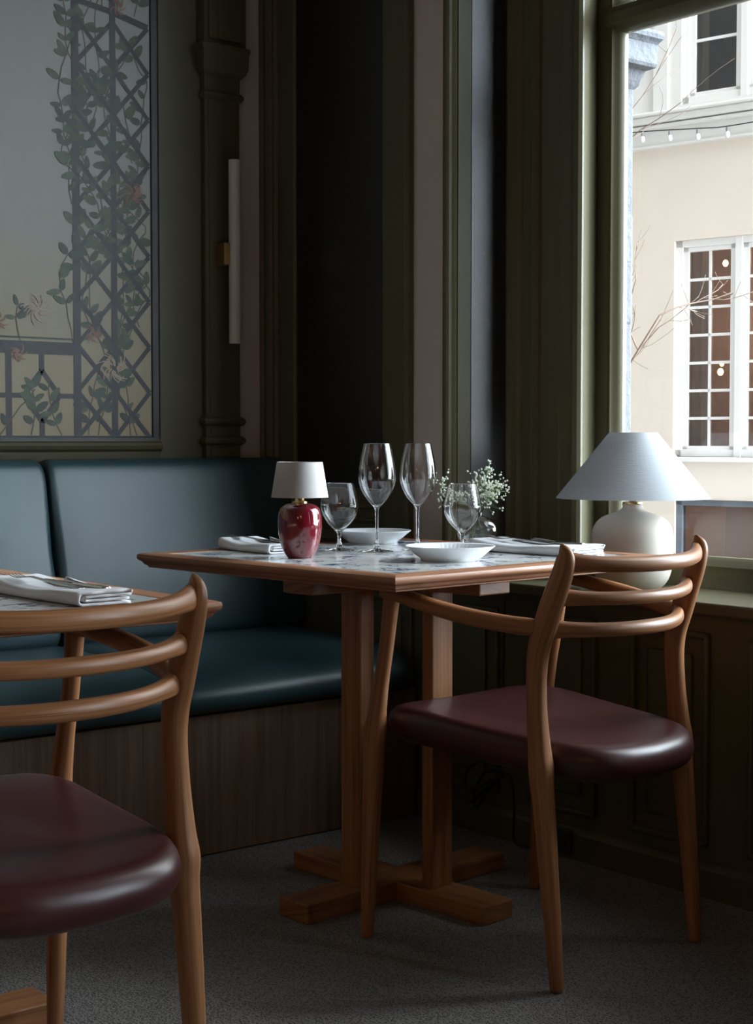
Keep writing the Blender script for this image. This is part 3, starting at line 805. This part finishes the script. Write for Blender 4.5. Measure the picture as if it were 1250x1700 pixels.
# vase and baby's breath
VL = (-.147, -1.075, .7392)
t = thing('flower_vase', 'round clear glass vase with narrow neck, holding small white flowers', 'vase', VL)
vp = smooth_pts([(.026, 0), (.034, .003), (.044, .015), (.0495, .031), (.048, .045), (.040, .057), (.025, .0645), (.0135, .0685), (.0125, .074), (.0135, .080), (.018, .087)], 4)
prof = [(0, .0)]+vp+[(r-.0014, z) for r, z in vp[::-1] if z > .004]+[(0, .005)]
bm = bmesh.new(); lathe(bm, prof, 56); obj('vase', bm, M['glass'], t, smooth=True)
rnd = random.Random(3)
camx = Vector((.779, -.627, 0))      # a horizontal direction across the view
def sprig(label, base_dir, reach, height, nbl, spread, seed):
    rnd = random.Random(seed)
    t = thing('gypsophila_sprig', label, 'flower', (VL[0], VL[1], VL[2]), 0, None)
    bs = bmesh.new(); bb = bmesh.new()
    d = Vector((*base_dir, 0))
    foot = -d*.020+Vector((0, 0, .010)); neck = d*.004+Vector((0, 0, .078)); tip = d*reach+Vector((0, 0, height))
    tube(bs, [tuple(foot), tuple(neck*.5+foot*.5), tuple(neck), tuple(neck*.45+tip*.55+Vector((0, 0, .006))), tuple(tip)], .0009, 5, 4)
    for i in range(nbl):
        f = rnd.uniform(.35, 1); p0 = neck*(1-f)+tip*f
        q_ = p0+Vector((rnd.gauss(0, spread), rnd.gauss(0, spread), rnd.gauss(.008, spread*.8)))
        tube(bs, [tuple(p0), tuple((p0+q_)/2+Vector((0, 0, -.003))), tuple(q_)], .00035, 4, 2)
        for c in range(rnd.randint(1, 3)):
            r = rnd.uniform(.0016, .0031)
            m4 = Matrix.Translation(q_+Vector((rnd.gauss(0, .003), rnd.gauss(0, .003), rnd.gauss(0, .003))))
            bmesh.ops.create_icosphere(bb, subdivisions=1, radius=r, matrix=m4)
    obj('stems', bs, M['stem'], t, smooth=True)
    o = obj('blossoms', bb, M['blossom'], t); o['kind'] = 'stuff'
sprig('full middle sprig of tiny white flowers rising straight from the vase neck', (.30, -.10), .030, .150, 80, .015, 1)
sprig('bushy sprig of tiny white flowers leaning right towards the window', (.72, -.60), .055, .140, 85, .016, 2)
sprig('thin upright sprig of tiny white flowers, tallest in the vase', (.60, -.30), .045, .190, 26, .008, 5)
sprig('sprig of tiny white flowers leaning left behind the short-stemmed glass', (-.80, .50), .095, .130, 66, .015, 4)

# napkins with cutlery
def napkin(loc, rz, L, Wd, label, seed=1, wave=.006):
    t = thing('folded_napkin', label, 'napkin', loc, rz)
    bm = bmesh.new(); th = .0019; h = Wd/2
    def line(a, b, z): return [(a+(b-a)*j/10, z) for j in range(11)]
    def arc(x, z0, z1, s): return [(x+s*abs(z1-z0)/2*1.15*sin(q*pi/6), (z0+z1)/2-(z1-z0)/2*cos(q*pi/6)) for q in range(1, 6)]
    path = line(h-.004, -h+.007, .0020)+arc(-h+.007, .0020, .0180, -1)+line(-h+.007, h-.004, .0180)+arc(h-.004, .0180, .0130, 1)+line(h-.005, -h+.012, .0130)+arc(-h+.012, .0130, .0075, -1)+line(-h+.012, h-.006, .0075)
    nl = 26; top = []; bot = []
    rnd = random.Random(seed); ph = rnd.uniform(0, 1)
    for i, (x, z) in enumerate(path):
        a = path[max(0, i-1)]; b = path[min(len(path)-1, i+1)]
        d = Vector((b[0]-a[0], b[1]-a[1])).normalized(); nx, nz = -d.y*th, d.x*th
        R1, R2 = [], []
        for j in range(nl+1):
            y = -L/2+L*j/nl; f = j/nl
            g = z/.018
            up = g*(wave*(1.1*math.exp(-((f-1)/.16)**2)-.55*math.exp(-((f-.52)/.2)**2)+.25*math.exp(-((f-.05)/.15)**2)+.10*sin(9*f+3*x/Wd)))
            hor = .0015*sin(7*f+i*.6)*g
            R1.append(bm.verts.new((x+nx+hor, y+.002*sin(i*1.3)*g, z+nz+up))); R2.append(bm.verts.new((x-nx+hor, y+.002*sin(i*1.3)*g, z-nz+up)))
        top.append(R1); bot.append(R2)
    for i in range(len(path)-1):
        for j in range(nl):
            bm.faces.new((top[i][j], top[i][j+1], top[i+1][j+1], top[i+1][j]))
            bm.faces.new((bot[i][j], bot[i+1][j], bot[i+1][j+1], bot[i][j+1]))
        for R in (0, nl):
            bm.faces.new((top[i][R], top[i+1][R], bot[i+1][R], bot[i][R]))
    for i in (0, len(path)-1):
        for j in range(nl): bm.faces.new((top[i][j], bot[i][j], bot[i][j+1], top[i][j+1]))
    obj('cloth', bm, M['linen'], t, smooth=True)
    # turned-up corner of cloth
    bm = bmesh.new()
    A = [(.030, -L*.22, .0195), (.050, -L*.05, .0195), (.046, L*.20, .0205), (.030, L*.10, .0285), (.022, -L*.06, .0250)]
    A = [(min(p[0], h-.004), p[1], p[2]) for p in A]
    vs = [bm.verts.new(p) for p in A]; vs2 = [bm.verts.new((p[0], p[1], p[2]+.0014)) for p in A]
    bm.faces.new(vs); bm.faces.new(vs2[::-1])
    for i in range(5): bm.faces.new((vs[i], vs[(i+1) % 5], vs2[(i+1) % 5], vs2[i]))
    obj('folded_corner', bm, M['linen'], t)
    return t
def fork(loc, rz, label, pitch=0):
    bm = bmesh.new()
    sweep(bm, [(0, -.095, 0, .0075, .0016), (0, -.088, .0002, .0080, .0018), (0, -.03, .0010, .0045, .0016), (0, .03, .0025, .0028, .0018), (0, .045, .0030, .0045, .0014), (0, .056, .0020, .0100, .0012), (0, .064, .0008, .0110, .0011)], n=10, k=4, power=2.6)
    for k in range(4):
        x = (k-1.5)*.0057
        sweep(bm, [(x*1.0, .062, .001, .0015, .001), (x*1.04, .080, -.001, .0013, .0009), (x*1.04, .098, .0005, .0010, .0007), (x*1.0, .104, .0025, .0006, .0005)], n=8, k=3)
    o = obj('fork', bm, M['steel'], smooth=True, uv=False); o.location = loc; o.rotation_euler = (pitch, 0, rz); return setp(o, label, 'fork')
def knife(loc, rz, label, pitch=0):
    bm = bmesh.new()
    sweep(bm, [(0, -.105, .002, .0080, .0030), (0, -.09, .002, .0085, .0032), (0, -.03, .002, .0065, .0028), (0, -.005, .002, .0050, .0025), (0, .003, .002, .0085, .0011), (.001, .05, .002, .0092, .0008), (.001, .085, .002, .0075, .0007), (.003, .102, .002, .0025, .0006)], n=12, k=4, power=2.6)
    o = obj('knife', bm, M['steel'], smooth=True, uv=False); o.location = loc; o.rotation_euler = (pitch, 0, rz); return setp(o, label, 'knife')
def setting(x, y, L, Wd, rz, where, seed):
    z = .7396
    napkin((x, y, z), rz, L, Wd, 'white linen napkin folded into a strip, '+where, seed)
    c, s = cos(rz), sin(rz)
    def pl(dx, dy): return (x+dx*c-dy*s, y+dx*s+dy*c)
    a = pl(-.012, .012); fork((*a, z+.0245), rz+.05, 'steel fork lying on the napkin '+where, radians(2.6))
    b = pl(.020, -.012); knife((*b, z+.0200), rz-.03, 'steel table knife lying on the napkin '+where, 0)
setting(-.224, -1.352, .285, .120, A1+.03, 'by the window side of the table', 11)
setting(-.665, -.935, .205, .105, A1-.10, 'left of the small red lamp', 12)
setting(-1.508, -1.592, .290, .092, .03, 'on the table at the lower left', 13)

# power cable bundle hanging below the sill and wall socket
bm = bmesh.new()
def c3(x, y, z): return (x, y, z)
tube(bm, [(-.030, -1.05, .60), (-.045, -1.06, .45), (-.05, -1.065, .33), (-.05, -1.06, .20), (-.045, -.99, .16), (-.04, -.95, .10), (-.05, -.97, .075), (-.05, -1.00, .11), (-.05, -1.06, .17), (-.055, -1.05, .185), (-.05, -.98, .19), (-.05, -.93, .15), (-.055, -.95, .11), (-.05, -1.03, .155), (-.05, -1.09, .17), (-.05, -1.105, .10), (-.045, -1.10, .02), (-.04, -1.13, .008), (-.03, -1.17, .012), (-.028, -1.19, .045)], .0032, 8, 6)
tube(bm, [(-.048, -1.07, .175), (-.055, -1.02, .14), (-.052, -.97, .10), (-.05, -.955, .085), (-.046, -1.00, .12), (-.048, -1.06, .165)], .0032, 8, 5)
setp(obj('power_cable', bm, M['black'], smooth=True), 'black power cable hanging in a bundle below the window sill, behind the chair', 'cable')
t = thing('wall_socket', 'dark double wall socket low on the green panelling, behind the chair', 'socket', (-.017, -1.205, .0))
obj('plate', BX(-.010, 0, -.065, .065, .012, .072, bev=.003), simple('dark_plastic', (.05, .045, .035), .4), t)
for k in (-1, 1):
    bm = bmesh.new(); lathe(bm, [(.021, 0), (.021, .003), (.018, .003), (.017, -.002), (0, -.002)], 24)
    o = obj('outlet', bm, simple('socket_face', (.04, .036, .03), .4), t); o.rotation_euler = (0, -pi/2, 0); o.location = (-.0095, k*.030, .042)

# ------------------------------------------------------------------ restaurant lamps behind the viewer (seen in reflections)
def pendant(x, y, z, label):
    t = thing('pendant_lamp', label, 'lamp', (x, y, z))
    bm = bmesh.new(); bmesh.ops.create_uvsphere(bm, u_segments=24, v_segments=16, radius=.07); obj('globe', bm, emis('warm_globe', (1, .62, .32), 40), t, smooth=True)
    bm = bmesh.new(); tube(bm, [(0, 0, .06), (0, 0, CE-z)], .003, 6, 1); obj('cord', bm, M['black'], t)
pendant(-4.3, -4.6, 1.9, 'warm glass globe lamp hanging at the back of the room')
pendant(-3.2, -5.3, 2.1, 'warm glass globe lamp hanging behind the viewer')

# ------------------------------------------------------------------ outside
struct('street', BX(.6, 12, -16, 14, -1.2, -1.1), M['street'])
# our own building's outer pilaster beside the window
t = thing('stone_pilaster', 'grey stone pilaster with a moulded capital, outside beside the window', 'pilaster', (.41, -.80, 0))
bm = bmesh.new(); box(bm, -.005, .19, -.090, .35, -1.1, 1.95, bev=.006)
for z in (1.30, .62): box(bm, -.001, .193, -.093, .35, z, z+.31, bev=.012)
obj('shaft', bm, M['stone'], t)
bm = bmesh.new()
R = []
for x1, y0, z in ((.19, -.090, 1.945), (.20, -.100, 1.955), (.195, -.108, 1.965), (.200, -.118, 1.985), (.20, -.122, 1.990), (.20, -.160, 1.992), (.20, -.165, 2.000), (.20, -.165, 2.052), (.202, -.172, 2.058), (.204, -.182, 2.064), (.205, -.185, 2.074), (.204, -.182, 2.084), (.20, -.165, 2.090)):
    R.append([bm.verts.new(p) for p in ((0, .35, z), (0, y0, z), (x1, y0, z), (x1, .35, z))])
for A, B in zip(R, R[1:]):
    for i in range(4): bm.faces.new((A[i], A[(i+1) % 4], B[(i+1) % 4], B[i]))
bm.faces.new(R[0]); bm.faces.new(R[-1][::-1])
obj('capital', bm, M['stone'], t)

# house across the street
FD = math.atan2(-.979, .204)
H = thing('townhouse', 'cream rendered house across the street with white casement windows', 'building', (6.150, 3.269, 0), FD)
def hole_wall(x0, x1, z0, z1, holes, y0, y1):
    bm = bmesh.new(); zs = sorted({z0, z1}|{h[2] for h in holes if z0 < h[2] < z1}|{h[3] for h in holes if z0 < h[3] < z1})
    for za, zb in zip(zs, zs[1:]):
        hs = sorted([h for h in holes if h[2] <= za+1e-6 and h[3] >= zb-1e-6]); x = x0
        for h in hs:
            if h[0] > x: box(bm, x, h[0], y0, y1, za, zb)
            x = h[1]
        if x < x1: box(bm, x, x1, y0, y1, za, zb)
    return bm
PIT = 1.62; hol = []
for k in range(-1, 2):
    o_ = PIT*k
    hol += [(-.352+o_, .632+o_, .87, 2.425), (-.300+o_, .660+o_, 3.385, 5.0)]
shop = [(-.333, 2.2, -.2, .565)]
obj('wall', hole_wall(-7, 2.6, -1.1, 3.10, [h for h in hol if h[2] < 3]+shop, 0, .12), M['facade'], H)
obj('upper_wall', hole_wall(-7, 2.6, 3.10, 6.2, [h for h in hol if h[2] > 3], -.02, .12), M['facade_top'], H)
bm = bmesh.new(); box(bm, -7, 2.6, -.12, -.02, 3.322, 3.345, bev=.008); box(bm, -7, 2.6, -.09, -.02, 3.27, 3.322, bev=.01); box(bm, -7, 2.6, -.07, -.02, 3.235, 3.262, bev=.008); box(bm, -7, 2.6, -.05, -.02, 3.10, 3.118, bev=.006)
obj('cornice', bm, M['facade_top'], H)
bm = bmesh.new(); bm.free()
for k in (-1, 0, 1):
    bm = BX(-.52+PIT*k, -.40+PIT*k, -.035, -.02, 3.345, 5.4, bev=.004); obj('pilaster_strip', bm, M['facade_top'], H)
for hi, h in enumerate(hol):
    x0, x1, z0, z1 = h; low = z0 < 3
    bm = bmesh.new(); fw_ = .052; yf = .03 if low else .0
    for (a, b, c, d) in ((x0, x0+fw_, z0, z1), (x1-fw_, x1, z0, z1), (x0, x1, z0, z0+.055), (x0, x1, z1-.05, z1)): box(bm, a, b, yf, yf+.06, c, d, bev=.004)
    mid = (x0+x1)/2; box(bm, mid-.028, mid+.028, yf-.008, yf+.06, z0, z1, bev=.004)
    for a, b in ((x0+fw_, mid-.028), (mid+.028, x1-fw_)):      # casement leaves
        s = .042
        for (p, q_, c, d) in ((a, a+s, z0+.055, z1-.05), (b-s, b, z0+.055, z1-.05), (a, b, z0+.055, z0+.055+s*.6), (a, b, z1-.05-s*.8, z1-.05)): box(bm, p, q_, yf+.012, yf+.05, c, d, bev=.003)
        if low:
            m_ = (a+b)/2; box(bm, m_-.009, m_+.009, yf+.02, yf+.045, z0+.06, z1-.05)
            for i in range(1, 7):
                zz = z0+.08+(z1-.085-z0-.08)*i/7; box(bm, a+.01, b-.01, yf+.02, yf+.045, zz-.010, zz+.010)
        else:
            for i in range(1, 4):
                zz = z0+.08+(z1-.085-z0-.08)*i/4; box(bm, a+.01, b-.01, yf+.02, yf+.045, zz-.010, zz+.010)
    if low: box(bm, x0-.03, x1+.03, -.03, .08, z0-.035, z0, bev=.006)
    f = obj('window', bm, M['white_paint'], H)
    obj('pane', BX(x0+.04, x1-.04, yf+.032, yf+.034, z0+.04, z1-.04), pane_mat('house_glass', (.8, .8, .8), 2.2) if hi == 0 else bpy.data.materials['house_glass'], f)
    bm = bmesh.new()
    a, b = x0-.25, x1+.25; dpt = 1.1
    for (p, q_, r, s, u_, v_) in ((a, b, dpt, dpt+.02, z0-.1, z1+.1), (a-.02, a, .125, dpt, z0-.1, z1+.1), (b, b+.02, .125, dpt, z0-.1, z1+.1), (a, b, .125, dpt, z0-.12, z0-.1), (a, b, .125, dpt, z1+.1, z1+.12)): box(bm, p, q_, r, s, u_, v_)
    obj('room', bm, M['brownroom'] if low else M['darkroom'], H)
    bm = bmesh.new()
    pts = [(x0+.0+.02*i, .22+.02*sin(i*1.9)) for i in range(10 if low else 5)]; pts += [(x, y+.008) for x, y in pts[::-1]]
    prism(bm, pts, z0-.08, z1+.05); obj('curtain', bm, M['curtain'], H)
for x_, z_ in ((-1.48, 1.9), (.14, 1.9), (1.76, 1.9), (.8, .2)):
    l = bpy.data.lights.new('room_light', 'POINT'); l.energy = 11; l.color = (1, .76, .56); l.shadow_soft_size = .1
    lo = bpy.data.objects.new('room_light', l); COL.objects.link(lo); lo.parent = H; lo.location = (x_, .75, z_)
# shop window low down
bm = bmesh.new()
x0, x1, z0, z1 = shop[0]
for (a, b, c, d) in ((x0, x0+.05, z0, z1), (x1-.05, x1, z0, z1), (x0, x1, z0, z0+.05), (x0, x1, z1-.045, z1), (.62, .67, z0, z1)): box(bm, a, b, .02, .08, c, d, bev=.004)
f = obj('shop_window', bm, simple('grey_blue_frame', (.13, .15, .18), .5), H)
obj('pane', BX(x0+.04, x1-.04, .045, .047, z0+.04, z1-.04), bpy.data.materials['house_glass'], f)
bm = bmesh.new()
for (p, q_, r, s, u_, v_) in ((x0-.2, x1+.2, 1.2, 1.22, z0-.1, z1+.1), (x0-.22, x0-.2, .125, 1.2, z0-.1, z1+.1), (x1+.2, x1+.22, .125, 1.2, z0-.1, z1+.1), (x0-.2, x1+.2, .125, 1.2, z0-.12, z0-.1), (x0-.2, x1+.2, .125, 1.2, z1+.1, z1+.12)): box(bm, p, q_, r, s, u_, v_)
obj('room', bm, M['brownroom'], H)
for i, (x, y, z, r) in enumerate(((-.05, .20, 2.262, .020), (.262, .20, 2.285, .030), (-.142, .34, 1.55, .016), (-.142, .32, 1.49, .022), (.225, .34, 1.36, .016), (.232, .30, 1.30, .018), (.275, .25, .225, .020), (.262, .40, .225, .014))):
    bm = bmesh.new(); bmesh.ops.create_uvsphere(bm, u_segments=16, v_segments=10, radius=r)
    for v in bm.verts: v.co.z *= 1.25
    b = obj('light_bulb', bm, M['bulb'], H, smooth=True); b.location = (x, y, z)
# string of bulbs
t = thing('string_lights', 'string of unlit clear bulbs hung along the cornice of the house opposite', 'string lights', (6.150, 3.269, 0), FD)
bm = bmesh.new(); tube(bm, [(-1.2, -.14, 3.24), (-.54, -.14, 3.208), (-.1, -.14, 3.175), (.126, -.14, 3.162), (.6, -.14, 3.18), (1.4, -.14, 3.24)], .004, 6, 4)
obj('cord', bm, M['black'], t)
for x, z in ((-.98, 3.200), (-.76, 3.190), (-.54, 3.178), (-.32, 3.160), (-.10, 3.142), (.126, 3.130), (.36, 3.135), (.6, 3.15), (.9, 3.17)):
    bm = bmesh.new(); lathe(bm, [(0, -.050), (.012, -.046), (.020, -.030), (.016, -.012), (.010, -.002), (0, 0)], 16)
    b = obj('bulb', bm, M['dustbulb'], t, smooth=True); b.location = (x, -.14, z)
    bm = bmesh.new(); lathe(bm, [(0, -.004), (.012, -.004), (.012, .024), (0, .026)], 12)
    obj('socket', bm, simple('bulb_socket', (.2, .2, .2), .5) if x == -.98 else bpy.data.materials['bulb_socket'], b)
# bare shrub between the houses
t = thing('bare_shrub', 'leafless shrub with thin budding twigs outside the window', 'shrub', (1.5, .1, -1.1))
bm = bmesh.new(); rnd = random.Random(21)
def twig(p, d, L, r, depth):
    pts = [tuple(p)]; dd = d.copy()
    for i in range(4):
        dd = (dd+Vector((rnd.gauss(0, .10), rnd.gauss(0, .12), rnd.gauss(0.03, .10)))).normalized(); p = p+dd*L/4; pts.append(tuple(p))
        if depth and (i > 0 or depth < 3):
            a = Vector((rnd.gauss(0, .5), rnd.gauss(0, .7), rnd.gauss(.15, .5)))
            twig(p, (dd+a).normalized(), L*rnd.uniform(.35, .6), r*.55, depth-1)
    if r < .003: tube(bm, pts, r, 4, 1)
    else: sweep(bm, [(*q_, r*(1-.1*i), r*(1-.1*i)) for i, q_ in enumerate(pts)], n=6, k=2)
twig(Vector((0, .10, 1.55)), Vector((0, -.25, 1)).normalized(), 1.25, .006, 3)
twig(Vector((0, .05, 2.05)), Vector((0, -.75, .75)).normalized(), .58, .0055, 3)
tube(bm, [(0, .1, 0), (0, .12, 1.0), (0, .10, 1.56)], .011, 8, 3); tube(bm, [(0, .1, 0), (.02, .16, 1.1), (0, .05, 2.06)], .009, 8, 3)
obj('branches', bm, M['branch'], t, smooth=True)

for o in bpy.data.objects:
    k = o.name.split('.')[0]
    if o.parent is None and k in GR and 'label' in o: o['group'] = GR[k]
